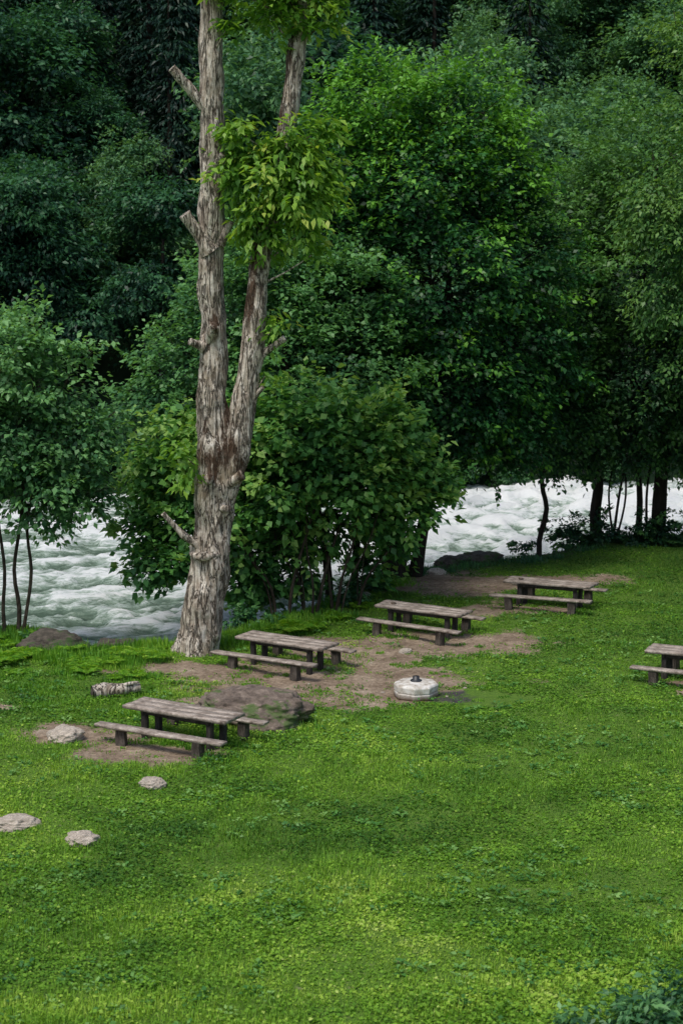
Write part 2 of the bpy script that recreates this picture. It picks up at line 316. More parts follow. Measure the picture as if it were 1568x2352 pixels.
# ------------------------------------------------------------ leaves
def norm(a): return a/(np.linalg.norm(a, axis=-1, keepdims=True)+1e-9)
def leaf_quads(P, D, Nn, Ln, Wd, tint):
    D = norm(D); S = norm(np.cross(D, Nn)); Nn = np.cross(S, D)
    Ln = Ln[:, None]; Wd = Wd[:, None]
    V = np.stack([P, P+D*Ln*.42+S*Wd*.5+Nn*Ln*.10, P+D*Ln-Nn*Ln*.08, P+D*Ln*.42-S*Wd*.5+Nn*Ln*.10], 1).reshape(-1, 3)
    return V, np.repeat(tint, 4)
def finish_leaves(name, V, T, mat, parent=None):
    F = np.arange(len(V), dtype=np.int32).reshape(-1, 4)
    return mk_mesh(name, V, F, mat, {'tint': np.clip(T, 0, 1.3)})
def foliage(lobes, ncl, per, cr, Ln, Wd, seed=0, shell=.45, flat=.45, droop=.25, up=1.0, topb=.0, tp=(0, 1), base=0.0):
    g = np.random.default_rng(seed)
    Lb = np.array([list(l)+[l[3], l[3]*.9] if len(l) == 4 else list(l) for l in lobes], float)
    C = Lb[:, :3]; R = Lb[:, 3:6]; cen = C.mean(0)
    w = R.prod(1)**(2/3); idx = g.choice(len(Lb), int(ncl*1.5), p=w/w.sum())
    d = norm(g.normal(size=(len(idx), 3)))
    rad = 1-shell*g.random(len(idx))**1.3
    lump = .62+.76*vn(d[:, 0]*2.4+idx*3.1, d[:, 1]*2.4, d[:, 2]*2.4, seed)
    c = C[idx]+d*R[idx]*(rad*lump)[:, None]
    keep = np.ones(len(c), bool)
    for q in range(len(Lb)):
        dd = np.linalg.norm((c-C[q])/R[q], axis=1); keep &= ~((dd < .5) & (idx != q))
    c = c[keep][:ncl]; d = d[keep][:ncl]; rl = (rad*lump)[keep][:ncl]
    n = len(c)
    o = norm(d*.8+norm(c-cen)*.6+g.normal(size=(n, 3))*.35); o[:, 2] = o[:, 2]*.5-droop*.3; o = norm(o)
    side = norm(np.cross(o, [0, 0, 1.]))
    s = cr*(.5+1.0*g.random(n))
    k = per
    a = g.uniform(-1, 1.0, (n, k)); bb = g.normal(size=(n, k))*.5*(1-.5*np.abs(a)); hh = g.normal(size=(n, k))*.25
    P = c[:, None]+o[:, None]*(a*s[:, None])[..., None]+side[:, None]*(bb*s[:, None])[..., None]
    P[..., 2] += hh*s[:, None]*flat*2-droop*s[:, None]*np.abs(a)*.4
    P = P.reshape(-1, 3)
    D = (o[:, None]*.8+side[:, None]*np.sign(bb)[..., None]*.7+g.normal(size=(n, k, 3))*.45).reshape(-1, 3); D[:, 2] -= droop
    Nn = norm(np.array([0, 0, up])+g.normal(size=(n*k, 3))*.5+np.repeat(d, k, 0)*.35)
    tip = (.18*(a+.2)).ravel()
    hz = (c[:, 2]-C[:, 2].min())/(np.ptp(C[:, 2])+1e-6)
    t = np.repeat(base+g.random(n)*.5+.35*sst(.75, 1.25, rl)+topb*sst(tp[0], tp[1], hz), k)+g.random(n*k)*.35+tip  # fresh outer growth, plus light from above painted in: crown tops brighter (topb)
    l = Ln*(.6+.8*g.random(n*k))
    return leaf_quads(P, D, Nn, l, l*Wd/Ln, t)
def branches(base, lobes, r0, seed=0, seg=6, sag=0.0):
    g = np.random.default_rng(seed); parts = []
    for l in lobes:
        e = np.array(l[:3]); R = l[3]
        b = np.array(base[g.integers(len(base))] if isinstance(base, list) else base, float)
        mid = b*.5+e*.5+g.normal(size=3)*.25*R*.5; mid[2] += .1*R
        rr = r0*min(1, R/3)
        parts.append(tube([(*b, rr), (*mid, rr*.7), (*e, rr*.4)], seg, .6, .1, 3))
        for q in range(6):
            d = norm(g.normal(size=3)); d[2] = abs(d[2])*.7; d = norm(d)
            s = e*(.6)+mid*.4 if q % 2 else e
            t = e+d*R*.85
            parts.append(tube([(*s, rr*.35), (*(s*.5+t*.5+g.normal(size=3)*.15), rr*.22), (*t, .012)], 5, .6))
    return parts
def tree(name, loc, trunks, lobes, mat, bark, ncl, per, cr, Ln, Wd, seed, r0=.1, anchor=None, **kw):
    e = empty(name, loc); lx = np.array(loc)
    lob = [tuple(np.array(l[:3])-lx)+tuple(l[3:]) for l in lobes]
    parts = []
    ends = []
    for t in trunks:
        tt = [(p[0]-lx[0], p[1]-lx[1], p[2]-lx[2], p[3]) for p in t]
        parts.append(tube(tt, 12, .35, .12, 3, flare=.25, seed=seed)); ends.append(tt[-1][:3])
        if len(tt) > 3: ends.append(tt[-2][:3])
    parts += branches(ends, lob, r0, seed)
    V, F = merge(parts)
    obj('trunk', mk_mesh(name+'_trunk', V, F, bark, None, True), e)
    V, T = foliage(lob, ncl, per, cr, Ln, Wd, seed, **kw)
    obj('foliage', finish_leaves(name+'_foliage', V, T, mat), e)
    return e

tree('alder_tree', (1.85, 60.2, -.1),
     [[(1.85, 59.6, -.6, .50), (1.8, 59.6, 1.2, .42), (1.9, 60.0, 4, .32), (2.2, 60.5, 8, .22), (2.5, 60.8, 13, .12)],
      [(2.45, 59.8, -.6, .26), (2.75, 59.9, 1.5, .21), (3.1, 60.3, 4, .18), (3.6, 60.8, 9, .11), (3.8, 61, 14, .07)]],
     [(1.2, 61, 15.9, 2.1), (3.8, 61, 15.4, 2.3), (.1, 60.6, 13.9, 2.0), (5.3, 61, 13.6, 2.0), (2.6, 60, 13.4, 2.8), (-.2, 60.5, 11.2, 2.4), (3, 59.6, 10, 3.2), (6.1, 61, 10.8, 2.1), (6.2, 61, 7.8, 2.3), (.6, 60.5, 8.2, 3.0), (3.6, 60, 6.4, 2.7), (5.6, 61, 5.2, 1.9), (1, 61, 5.2, 2.1), (3, 61.5, 4.8, 1.7)],
     M_alder, M_barkd, 3000, 32, .58, .19, .12, 3, r0=.12, topb=.46, tp=(.5, 1.15), base=-.02)
tree('riverside_tree', (-.3, 56.6, -.6),
     [[(-.3, 56.6, -1.2, .16), (-.6, 56.8, 2, .13), (-1.4, 57.4, 5, .11), (-2, 57.9, 9, .06)],
      [(.3, 56.8, -1.2, .14), (.5, 57, 2, .11), (.5, 57.5, 5, .09), (.3, 58, 8.5, .05)]],
     [(-2.2, 58, 10.6, 1.8), (-3.9, 58, 9.3, 1.8), (-5.2, 57.8, 7.4, 1.7), (-6.2, 57.4, 5.9, 1.4), (-1, 58, 7, 3.2), (.2, 58.4, 9.8, 2.2), (-3.6, 58, 5.8, 2.6), (.9, 58.6, 6.2, 2.3), (-5.2, 57, 4.0, 1.5), (-2.2, 57, 3.6, 1.5)],
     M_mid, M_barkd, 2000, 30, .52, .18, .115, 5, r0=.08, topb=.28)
gh = np.random.default_rng(88); stems = []
for (bx_, by_, k_) in [(-1.9, 53.6, 4), (-1.1, 54.0, 5), (-.25, 54.3, 4), (.5, 55.0, 3)]:
    for q in range(k_):
        a_ = gh.uniform(-1, 1)+(.25*(bx_+.8)); d_ = gh.uniform(-.5, .6); r_ = gh.uniform(.018, .055); hh_ = gh.uniform(3.2, 6.0)
        x0 = bx_+gh.normal()*.2; y0 = by_+gh.normal()*.2
        stems.append([(x0, y0, -1.0, r_*1.3), (x0+a_*.35+gh.normal()*.08, y0+d_*.2, .9, r_), (x0+a_*1.1+gh.normal()*.16, y0+d_*.5, 2.3, r_*.8), (x0+a_*2.0, y0+d_, hh_, r_*.4)])
tree('hazel_shrub', (-.8, 54.2, -.2), stems,
     [(-1, 54, 5.7, 1.9), (-3.4, 54.2, 5.4, 1.7), (-5.3, 54, 4.6, 1.6), (1.1, 54.2, 5.5, 1.5), (.5, 54, 4.2, 1.4), (-2.2, 53.8, 3.9, 1.5), (-4.4, 53.6, 3.2, 1.3), (-5.9, 53.2, 2.9, .9), (-5.6, 52.4, 1.9, .75), (-4.8, 52.6, 1.9, .6), (2.4, 54.8, 4.2, 1.0), (2.3, 54.5, 3.2, .7), (-2.7, 54.8, 1.9, 1.1), (1.2, 55, 2.8, .9), (3.0, 54.8, 4.1, .7), (-1.2, 55.2, 2.2, 1.1), (0, 55, 2.6, .9), (-2.7, 54.5, .7, .9), (1.9, 55.6, 2.0, .6), (-1.2, 54.9, .9, .6), (.8, 55.8, 1.2, .6)],
     M_hazel, M_stem, 1480, 22, .5, .24, .18, 8, r0=.035, topb=.2, shell=.6)
tree('young_alder_tree', (-9.6, 51.0, -.2),
     [[(-9.9, 51, -.5, .06), (-9.98, 51, .8, .055), (-9.9, 51, 2.0, .05), (-10.1, 51.2, 3.6, .045), (-10.4, 51.2, 7, .03)],
      [(-9.6, 51, -.5, .07), (-9.5, 51, .8, .065), (-9.62, 51, 2.0, .06), (-9.4, 51.2, 3.6, .05), (-9.0, 51.3, 7, .03)],
      [(-9.5, 50.8, -.5, .06), (-9.25, 50.9, .9, .05), (-9.1, 50.9, 2.0, .05), (-9.2, 51.2, 3.6, .045), (-8.4, 51.2, 6, .03)]],
     [(-9.8, 51.2, 8.3, 1.5), (-8.5, 51.3, 7.2, 1.3), (-10.2, 51.2, 5.8, 1.9), (-8.0, 51.2, 5.6, 1.3), (-8.6, 51, 4.2, 1.2), (-7.3, 51, 4.3, .8), (-11.6, 51.4, 7, 1.8), (-11.8, 51, 4.6, 1.7), (-6.9, 51, 6.3, .6), (-7.5, 51, 8.4, .5)],
     M_left, M_stem, 1050, 26, .45, .18, .12, 13, r0=.035, topb=.25)
tree('walnut_tree', (10.0, 67.4, -.3),
     [[(10, 67.4, -.8, .26), (9.8, 67.4, 1, .22), (9.9, 67.4, 2.4, .2), (9.6, 67.4, 5, .17), (9.8, 67, 10, .08)],
      [(12.2, 67.2, -.8, .30), (12.25, 67.2, 2, .27), (12.5, 67.2, 5, .2), (12.6, 66.8, 10, .1)],
      [(11.4, 67.6, -.8, .14), (11.55, 67.6, 1.5, .12), (11.2, 67.4, 5, .1), (11, 67, 8, .05)],
      [(10.5, 67.7, -.8, .06), (10.8, 67.7, 2, .05), (11.3, 67.6, 4.6, .04)], [(10.7, 67.3, -.8, .05), (10.3, 67.3, 2, .04), (10.9, 67.2, 4.6, .03)],
      [(10.3, 67.0, -.8, .05), (10.9, 67, 1.8, .04), (10.6, 67.1, 4.6, .03)], [(11.9, 67.5, -.8, .06), (11.8, 67.5, 2, .05), (12.2, 67.5, 4.6, .04)],
      [(13.4, 67.4, -.8, .12), (13.6, 67.4, 3, .1), (14, 67, 7, .06)]],
     [(9.2, 66.5, 12.5, 2.3), (8.2, 66, 9.6, 2.0), (8.4, 66, 6.8, 2.0), (11.5, 66, 14, 3.0), (11.2, 65.5, 10.4, 3.0), (11.2, 65.8, 6.6, 2.7), (14.5, 66, 12, 3.3), (14.5, 65.5, 7.6, 3.3), (9.6, 66.4, 4.4, 1.5), (13, 66.4, 4.2, 1.7), (16.5, 66.5, 5.2, 2.2), (11.2, 66, 3.7, 1.0), (14.3, 66, 3.4, 1.2), (8.9, 66.3, 3.3, .7)],
     M_right, M_barkd, 2900, 32, .6, .19, .11, 17, r0=.11, topb=.5, tp=(.3, 1))
tree('slender_tree', (7.35, 63.8, -.2),
     [[(7.35, 63.8, -.6, .11), (7.25, 63.8, .6, .095), (7.5, 63.8, 1.8, .09), (7.3, 63.8, 2.9, .08), (7.5, 63.9, 5, .05)]],
     [(7.4, 64, 5.2, 1.6), (8.6, 64.2, 5.0, 1.2), (7.8, 64, 7.4, 1.7), (6.3, 64, 4.4, .9), (7.9, 64, 3.5, .6)],
     M_right, M_barkd, 480, 30, .5, .17, .11, 19, r0=.04)
tree('overhanging_tree', (15.5, 57.0, 0),
     [[(15.5, 57, -.4, .35), (15.3, 57, 4, .3), (14.6, 57, 9, .22), (14, 57, 14, .12)],
      [(14.9, 56.8, 10.5, .14), (13.4, 55.6, 11.9, .10), (12.4, 55.0, 11.6, .07), (11.3, 54.6, 10.6, .04)]],
     [(12.6, 57, 16.5, 2.3), (11.6, 56.8, 14.2, 1.7), (14.5, 57, 13.5, 2.8), (11.0, 56.6, 11.8, 1.7), (9.6, 56.6, 12.6, 1.1), (12.6, 57, 9.6, 2.0), (10.4, 56.8, 9.7, 1.1), (15.8, 57, 10, 2.6), (15, 57, 17.5, 2.6), (11.2, 57, 17.8, 1.4), (16.5, 57, 6.8, 2.2)],
     M_over, M_barkd, 1800, 30, .6, .17, .08, 23, r0=.09, topb=.15, droop=.5, shell=.6)

# ------------------------------------------------------------ main pruned walnut
e = empty('pruned_walnut_tree', (-3.95, 48.9, 0))
def loc4(pts): return [(p[0]+3.95, p[1]-48.9, p[2], p[3]) for p in pts]
parts = []
parts.append(tube(loc4([(-4.15, 48.9, -.5, .74), (-4.05, 48.9, .3, .62), (-3.90, 48.9, 1.2, .53), (-3.72, 48.9, 2.5, .52), (-3.58, 48.9, 4.0, .54), (-3.5, 48.9, 5.1, .57), (-3.54, 48.9, 6.2, .46), (-3.58, 48.9, 7.4, .39), (-3.53, 48.95, 8.6, .37), (-3.58, 48.95, 11, .34), (-3.54, 48.9, 12.2, .35), (-3.47, 48.9, 14.5, .33), (-3.52, 48.9, 16.1, .30), (-3.46, 48.9, 18, .28), (-3.4, 48.9, 21.5, .22)]), 64, .05, .24, 5.5, flare=.40, seed=50))
parts.append(tube(loc4([(-3.3, 48.8, 4.3, .30), (-3.08, 48.75, 5.2, .36), (-2.86, 48.7, 6.2, .37), (-2.64, 48.7, 7.4, .34), (-2.46, 48.7, 8.64, .33), (-2.22, 48.75, 11, .29), (-1.9, 48.8, 12.5, .25), (-1.52, 48.8, 14.5, .25), (-1.2, 48.8, 16.6, .24), (-1.02, 48.8, 18, .21), (-.6, 48.8, 21.5, .14)]), 48, .05, .24, 5.5, seed=57))
def stub(a, b, r1, r2, s): parts.append(tube(loc4([(*a, r1*1.5), (*(np.array(a)*.65+np.array(b)*.35), r1), (*b, r2)]), 16, .05, .28, 7, seed=s))
stub((-3.7, 48.8, 15.2), (-4.55, 48.5, 16.15), .14, .11, 1); stub((-3.6, 48.8, 11.3), (-4.25, 48.55, 12.3), .20, .18, 2)
stub((-2.45, 48.7, 8.3), (-1.55, 48.5, 8.95), .13, .09, 3); stub((-3.8, 48.7, 3.0), (-4.45, 48.5, 3.5), .13, .11, 4)
stub((-4.4, 48.5, 3.45), (-4.95, 48.35, 4.1), .09, .07, 14)
stub((-3.3, 48.6, 4.8), (-2.75, 48.3, 5.2), .17, .15, 5); stub((-3.35, 48.6, 4.2), (-3.1, 48.15, 4.25), .12, .12, 6)
stub((-3.8, 48.7, 8.7), (-4.15, 48.5, 8.85), .12, .11, 7); stub((-3.7, 48.6, 5.0), (-3.65, 48.15, 5.1), .16, .14, 8)
stub((-2.5, 48.7, 7.2), (-2.15, 48.45, 7.6), .09, .07, 9); stub((-3.3, 48.8, 11.5), (-3.0, 48.6, 12.1), .12, .09, 10)
stub((-3.6, 48.8, 8.9), (-3.45, 48.35, 9.3), .17, .15, 12); stub((-3.6, 48.7, 13.4), (-3.2, 48.5, 13.9), .1, .09, 15)
ang = np.linspace(-1.3, 1.3, 9)
parts.append(tube(loc4([(-3.75+.50*math.sin(a), 48.9-.54*math.cos(a), 2.9+.03*math.sin(a*3), .10*math.cos(a)+.03) for a in ang]), 10, .06, .25, 7, seed=11))
lw = [(-2.7, 48.7, 13.8, .75), (-1.4, 48.5, 14.1, .8), (-1.1, 48.5, 12.7, .85), (-2.3, 48.5, 12.5, .75), (-.7, 48.7, 13.4, .7), (-2.0, 48.6, 11.6, .5), (-3.0, 48.5, 13.2, .5), (-1.6, 48.3, 13.3, .8), (-1.1, 48.4, 11.8, .5), (-2.9, 48.5, 14.6, .4), (-.6, 48.5, 14.6, .4), (-.8, 48.4, 11.2, .3), (-2.5, 48.5, 11.9, .4),
      (-1.6, 48.7, 18.3, 1.0), (-.5, 48.7, 18.5, .8), (-2.9, 48.5, 18.2, .5), (-.2, 48.6, 19.5, 1.0), (-1.9, 48.8, 20, 1.3), (-3.6, 48.8, 20.3, 1.1), (-3.0, 48.5, 17.3, .3), (-1.0, 48.5, 17.3, .5), (-1.9, 48.5, 17.5, .5), (-.2, 48.5, 17.6, .4),
      (-4.45, 48.5, 5.8, .36), (-4.3, 48.45, 5.2, .26), (-1.9, 48.6, 9.2, .34), (-2.1, 48.5, 7.9, .2)]
for q, l in enumerate(lw):
    t = np.array(l[:3])
    sx = np.interp(t[2]-.8, [4.3, 6.2, 8.6, 12.5, 14.5, 18, 21], [-3.3, -2.86, -2.46, -1.9, -1.52, -1.02, -.6])
    if t[0] < -2.9: sx = -3.5
    s = np.array([sx, 48.8, t[2]-.8])
    parts.append(tube(loc4([(*s, .035), (*((s+t)/2+[0, -.1, -.05]), .022), (*t, .012)]), 6, .2))
V, F = merge(parts)
zz_ = V[:, 2]
wv = (fbm(V[:, 0]*3, V[:, 1]*3, 0, 61, 3)-.5)*1.8
sc1 = .72*np.exp(-((zz_-5.55-wv)/.62)**2)
stx = np.interp(zz_, [4.3, 6.2, 8.6, 12.5, 14.5, 18], [.65, 1.09, 1.49, 2.05, 2.43, 2.93])
rd_ = sst(-.02, -.16, V[:, 0]-stx)*(np.abs(V[:, 0]-stx) < .42)*sst(8.8, 9.6, zz_)*(V[:, 0] > .75)
hol = np.exp(-(((V[:, 0]-.5)/.18)**2+((zz_-9.35)/.3)**2+((V[:, 1]+.4)/.4)**2))
fork = np.exp(-(((V[:, 0]-.80)/.12)**2+((zz_-7.0)/.7)**2))*.9
lowm = .45*np.exp(-(((V[:, 0]+.15)/.35)**2+((zz_-3.6)/.6)**2))
scar = np.clip(sc1+rd_*.75+hol*1.2+fork+lowm, 0, 1)
obj('trunk', mk_mesh('walnut_trunk', V, F, M_bark, {'scar': scar}, True), e)
lob = [(l[0]+3.95, l[1]-48.9, l[2], l[3]) for l in lw]
V, T = foliage(lob, 700, 18, .38, .25, .115, 77, shell=.8, droop=.5)
obj('foliage', finish_leaves('walnut_foliage', V, T, M_walnut), e)

# ------------------------------------------------------------ forest on far slope
def tmpl(seed, H, R, nl, mat, ncl, Ln=.30, droop=.35):
    g = np.random.default_rng(seed); lob = []
    for q in range(nl):
        z = g.uniform(.22, .92)*H; rr = R*(1-abs(z/H-.45)*1.1)*g.uniform(.3, .85); a = g.uniform(0, 6.28); q_ = R*g.uniform(.28, .48)
        lob.append((rr*math.cos(a), rr*math.sin(a), z, q_*1.25, q_*1.25, q_*.65))
    lob.append((0, 0, H*.9, R*.4)); lob.append((0, 0, H*.55, R*.6))
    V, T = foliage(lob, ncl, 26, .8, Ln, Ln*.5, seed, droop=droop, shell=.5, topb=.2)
    tv, tf = tube([(0, 0, -1.5, .3), (.1, 0, H*.4, .22), (0, .1, H*.8, .08)], 8, 1.5)
    return finish_leaves('forest_crown', V, T, mat), mk_mesh('forest_trunk', tv, tf, M_barkd, None, True)
def conif(seed, H, R):
    g = np.random.default_rng(seed); Ps = []; Ds = []; Ns = []; ts = []
    for z in np.arange(H*.12, H, .42):
        r = R*(1-z/H)**.8+.25; n = 9
        for a in g.uniform(0, 6.28, n):
            rr = r*g.uniform(.75, 1.1); k = int(8+rr*7); u = np.sqrt(g.random(k))
            d = np.array([math.cos(a), math.sin(a), -.32]); sd = np.array([-math.sin(a), math.cos(a), 0])
            sp = g.normal(size=k)*.28*(.4+u)
            P = np.array([0, 0, z+.3])+d*(u*rr)[:, None]+sd*sp[:, None]; P[:, 2] -= .25*u*u*rr*.4+.1*g.random(k)
            Ps.append(P); Ds.append(d*.8+sd*np.sign(sp)[:, None]*.6+g.normal(size=(k, 3))*.2-np.array([0, 0, .3])); Ns.append(np.array([0, 0, 1.])+g.normal(size=(k, 3))*.3); ts.append(g.random()*.5+g.random(k)*.5)
    P = np.vstack(Ps); n = len(P)
    V, T = leaf_quads(P, np.vstack(Ds), norm(np.vstack(Ns)), g.uniform(.3, .6, n), g.uniform(.1, .17, n), np.concatenate(ts))
    tv, tf = tube([(0, 0, -1, .3), (0, 0, H*.5, .2), (0, 0, H, .03)], 8, 2)
    return finish_leaves('conifer_crown', V, T, M_conif), mk_mesh('conifer_trunk', tv, tf, M_barkd, None, True)
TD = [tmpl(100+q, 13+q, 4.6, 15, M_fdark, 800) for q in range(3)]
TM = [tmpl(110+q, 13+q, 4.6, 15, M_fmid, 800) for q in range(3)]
TC = [conif(120, 18, 3.4), conif(121, 20, 3.8)]
forest = empty('forest')
g = np.random.default_rng(5)
def plant(t, x, y, s, rz, dz=0):
    z = float(hgt(x, y))+dz
    obj('crown', t[0], forest, (x, y, z), (g.normal()*.04, g.normal()*.04, rz), (s, s, s*g.uniform(.9, 1.15)))
    obj('stem', t[1], forest, (x, y, z), (0, 0, rz), (s, s, s))
row = 0
y = 3.0
while y < 62:
    x = -42+(row % 2)*3
    while x < 46:
        xx = x+g.uniform(-1.6, 1.6); yy = float(yf(xx))+y+g.uniform(-1.5, 1.5)
        dark = xx < -3+g.normal()*5  # left side takes the leaf colour with shadow painted in
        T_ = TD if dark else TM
        if g.random() < .08 or (abs(xx-3) < 4.0 and 12 < y < 36) or (xx < -9 and y > 16 and g.random() < .5): t = TC[g.integers(2)]
        else: t = T_[g.integers(3)]
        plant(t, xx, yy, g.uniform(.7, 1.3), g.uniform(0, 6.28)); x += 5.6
    y += 6.2; row += 1
x = -42
while x < 46:
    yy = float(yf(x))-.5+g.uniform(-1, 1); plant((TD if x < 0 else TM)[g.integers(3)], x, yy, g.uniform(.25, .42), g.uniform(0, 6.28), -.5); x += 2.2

# ------------------------------------------------------------ grass
NG = 640000
yy = 21+(66-21)*rng.random(NG)**1.25
xx = (rng.random(NG)*2-1)*(.2*yy+4)
dd = dirt(xx, yy); t = yy-yb(xx)
pat = fbm(xx*.8, yy*.8, 0, 71, 3)
brk = fbm(xx*3, yy*3, 0, 72, 4)
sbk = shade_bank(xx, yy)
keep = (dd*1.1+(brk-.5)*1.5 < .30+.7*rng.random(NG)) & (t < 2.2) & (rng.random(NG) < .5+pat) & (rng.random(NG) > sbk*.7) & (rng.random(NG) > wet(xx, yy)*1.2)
xx = xx[keep]; yy = yy[keep]; dd = dd[keep]; t = t[keep]; sbk = sbk[keep]; n = len(xx)
gz = hgt(xx, yy)
clov = sst(.42, .58, fbm(xx*.55, yy*.55, 0, 75, 4))
typ = rng.random(n) < .2+.6*clov
a = rng.uniform(0, 6.28, n)
hf = (.35+1.5*sst(.3, .75, fbm(xx*.7, yy*.7, 0, 77, 4)))*(1-.6*dd)
P = np.stack([xx, yy, gz+rng.uniform(.005, .08, n)*hf], -1)
D = np.stack([np.cos(a), np.sin(a), rng.uniform(-.3, .6, n)], -1)
Nn = norm(np.array([0, 0, 1.])+rng.normal(size=(n, 3))*.45)
Ln = rng.uniform(.03, .085, n); Wd = Ln*.85
Db = np.stack([np.cos(a)*.6, np.sin(a)*.6, np.ones(n)*rng.uniform(.4, 1.2, n)], -1)
D = np.where(typ[:, None], D, Db); Nn = np.where(typ[:, None], Nn, np.stack([np.cos(a), np.sin(a), np.full(n, .15)], -1))
Ln = np.where(typ, Ln, rng.uniform(.04, .12, n)*hf+.02); Wd = np.where(typ, Wd, rng.uniform(.010, .020, n))
P[:, 2] = np.where(typ, P[:, 2], gz-.005)
tint = .0+.36*rng.random(n)+.95*(fbm(xx*.30, yy*.30, 0, 81, 4)-.2)+.4*(fbm(xx*1.6, yy*1.6, 0, 83, 3)-.5)+.22*sst(38, 25, yy)-.12*sst(50, 58, yy)-.14*clov-.35*sbk-.15*sst(-7, -1, t)*sst(1, 4, xx)  # sbk and right-bank terms paint tree shade into the grass tint
tint = np.where(rng.random(n) < .03, tint+.4, tint)
V, T = leaf_quads(P, D, Nn, Ln, Wd, tint)
obj('grass', finish_leaves('grass', V, T, M_grass))

K = 3600
wy_ = 22+(60-22)*rng.random(K); wx_ = (rng.random(K)*2-1)*(.2*wy_+3.5)
ok = (dirt(wx_, wy_) < .5) & (fbm(wx_*.5, wy_*.5, 0, 85, 3) > .46) & (wy_ < yb(wx_)-.5); wx_ = wx_[ok]; wy_ = wy_[ok]; K = len(wx_); k = 11
A_ = rng.uniform(0, 6.28, (K, k)); R_ = rng.random((K, k))*rng.uniform(.04, .18, (K, 1))
px = (wx_[:, None]+R_*np.cos(A_)).ravel(); py = (wy_[:, None]+R_*np.sin(A_)).ravel()
P = np.stack([px, py, hgt(px, py)+rng.uniform(.02, .09, K*k)], -1); A_ = A_.ravel()
D = np.stack([np.cos(A_), np.sin(A_), rng.uniform(-.1, .6, K*k)], -1); ll = rng.uniform(.06, .13, K*k)
V, T = leaf_quads(P, D, norm(np.array([0, 0, 1.])+rng.normal(size=(K*k, 3))*.35), ll, ll*.6, np.repeat(rng.random(K)*.7, k)+rng.random(K*k)*.4)
obj('lawn_weeds', finish_leaves('lawn_weeds', V, T, M_clover))

def tufts(name, spots, mat, seed):
    g = np.random.default_rng(seed); Ps = []; Ds = []; Ls = []; Ts = []
    for (x, y, r, h, k) in spots:
        q = norm(g.normal(size=(k, 2)))*np.sqrt(g.random((k, 1)))*r; px = x+q[:, 0]; py = y+q[:, 1]*.7
        Ps.append(np.stack([px, py, hgt(px, py)-.01], -1)); aa = g.uniform(0, 6.28, k)
        Ds.append(np.stack([np.cos(aa)*.45, np.sin(aa)*.45, np.full(k, 1.)], -1)); Ls.append(h*g.uniform(.4, 1.1, k)); Ts.append(g.uniform(.0, .5)+g.uniform(0, .4, k))
    P = np.vstack(Ps); D = np.vstack(Ds); n = len(P)
    V, T = leaf_quads(P, D, norm(np.stack([D[:, 0], D[:, 1]*1, np.full(n, -.2)], -1)), np.concatenate(Ls), g.uniform(.015, .04, n), np.concatenate(Ts))
    obj(name, finish_leaves(name, V, T, mat))
sp = []
for q in range(210):
    x = g.uniform(-13, 2); y = float(yb(x))+g.uniform(-2.8, .6)
    if abs(x+3.95) < .9 and y < 49.6: continue
    sp.append((x, y, g.uniform(.3, .8), g.uniform(.10, .38), 150))
for q in range(50):
    x = g.uniform(-10, -5); y = g.uniform(42, 48); sp.append((x, y, g.uniform(.3, .7), g.uniform(.08, .22), 140))
tufts('bank_grass', sp, M_weed, 90)
sp = []
for q in range(60):
    x = g.uniform(2, 16); y = float(yb(x))+g.uniform(-1.8, .8); sp.append((x, y, g.uniform(.3, .8), g.uniform(.1, .32), 100))
tufts('shaded_bank_grass', sp, M_mid, 92)
tf = [(-2.6, 40.8, 1.2, .2, 300), (-1.2, 41.2, .8, .2, 200), (-6.45, 39.5, .5, .12, 120), (-4.1, 36.25, .35, .09, 110), (-6.5, 33.75, .6, .09, 160), (-5.05, 32.7, .5, .09, 140), (-2.7, 38.4, .5, .18, 120), (-2.2, 39.6, .4, .2, 90), (-3.7, 43.4, 1.2, .12, 160), (.3, 47.9, .7, .1, 120)]
for (tx, ty, ta) in [(-3.61, 39.95, -30), (-1.5, 47.2, -32), (2.4, 51.2, -28), (6.6, 54.85, -25), (9.5, 45.4, -25)]:
    for q in range(16):
        u = g.uniform(-1.7, 1.7); w_ = g.choice([-1, 1])*g.uniform(.2, 1.2); ca_ = math.cos(math.radians(ta)); sa_ = math.sin(math.radians(ta))
        tf.append((tx+u*ca_-w_*sa_, ty+u*sa_+w_*ca_, g.uniform(.12, .3), g.uniform(.08, .2), 45))
for q in range(90): tf.append((g.uniform(-5, 4.5), g.uniform(43.0, 51), g.uniform(.1, .4), g.uniform(.04, .11), 60))
for q in range(30): tf.append((g.uniform(-8, -2.5), g.uniform(38, 41.5), g.uniform(.1, .35), g.uniform(.04, .11), 50))
tufts('rock_edge_grass', tf, M_weed, 91)

def ferns(name, spots, mat, seed):
    g = np.random.default_rng(seed); Ps = []; Ds = []; Ls = []
    for (x, y, s, nf) in spots:
        z = float(hgt(x, y))
        for a in np.linspace(0, 6.28, nf, endpoint=False)+g.random(nf)*.5:
            k = 16; u = np.linspace(.12, 1, k); h = np.array([math.cos(a), math.sin(a), 0]); sd = np.array([-math.sin(a), math.cos(a), 0])
            ln = s*g.uniform(.7, 1.1)
            C = np.array([x, y, z])+h*(u*ln*.8)[:, None]; C[:, 2] += ln*(.95*u-.75*u*u)
            for sg in (-1, 1):
                Ps.append(C); Ds.append(sd*sg+h*.35+np.array([0, 0, -.1])+np.zeros((k, 3))); Ls.append(ln*.3*np.sin(np.pi*np.clip(u*.9+.1, 0, 1))+.02)
    P = np.vstack(Ps); n = len(P); Ln = np.concatenate(Ls)
    V, T = leaf_quads(P, np.vstack(Ds), norm(np.array([0, 0, 1.])+g.normal(size=(n, 3))*.2), Ln, Ln*.32, g.uniform(.2, .8, n))
    obj(name, finish_leaves(name, V, T, mat))
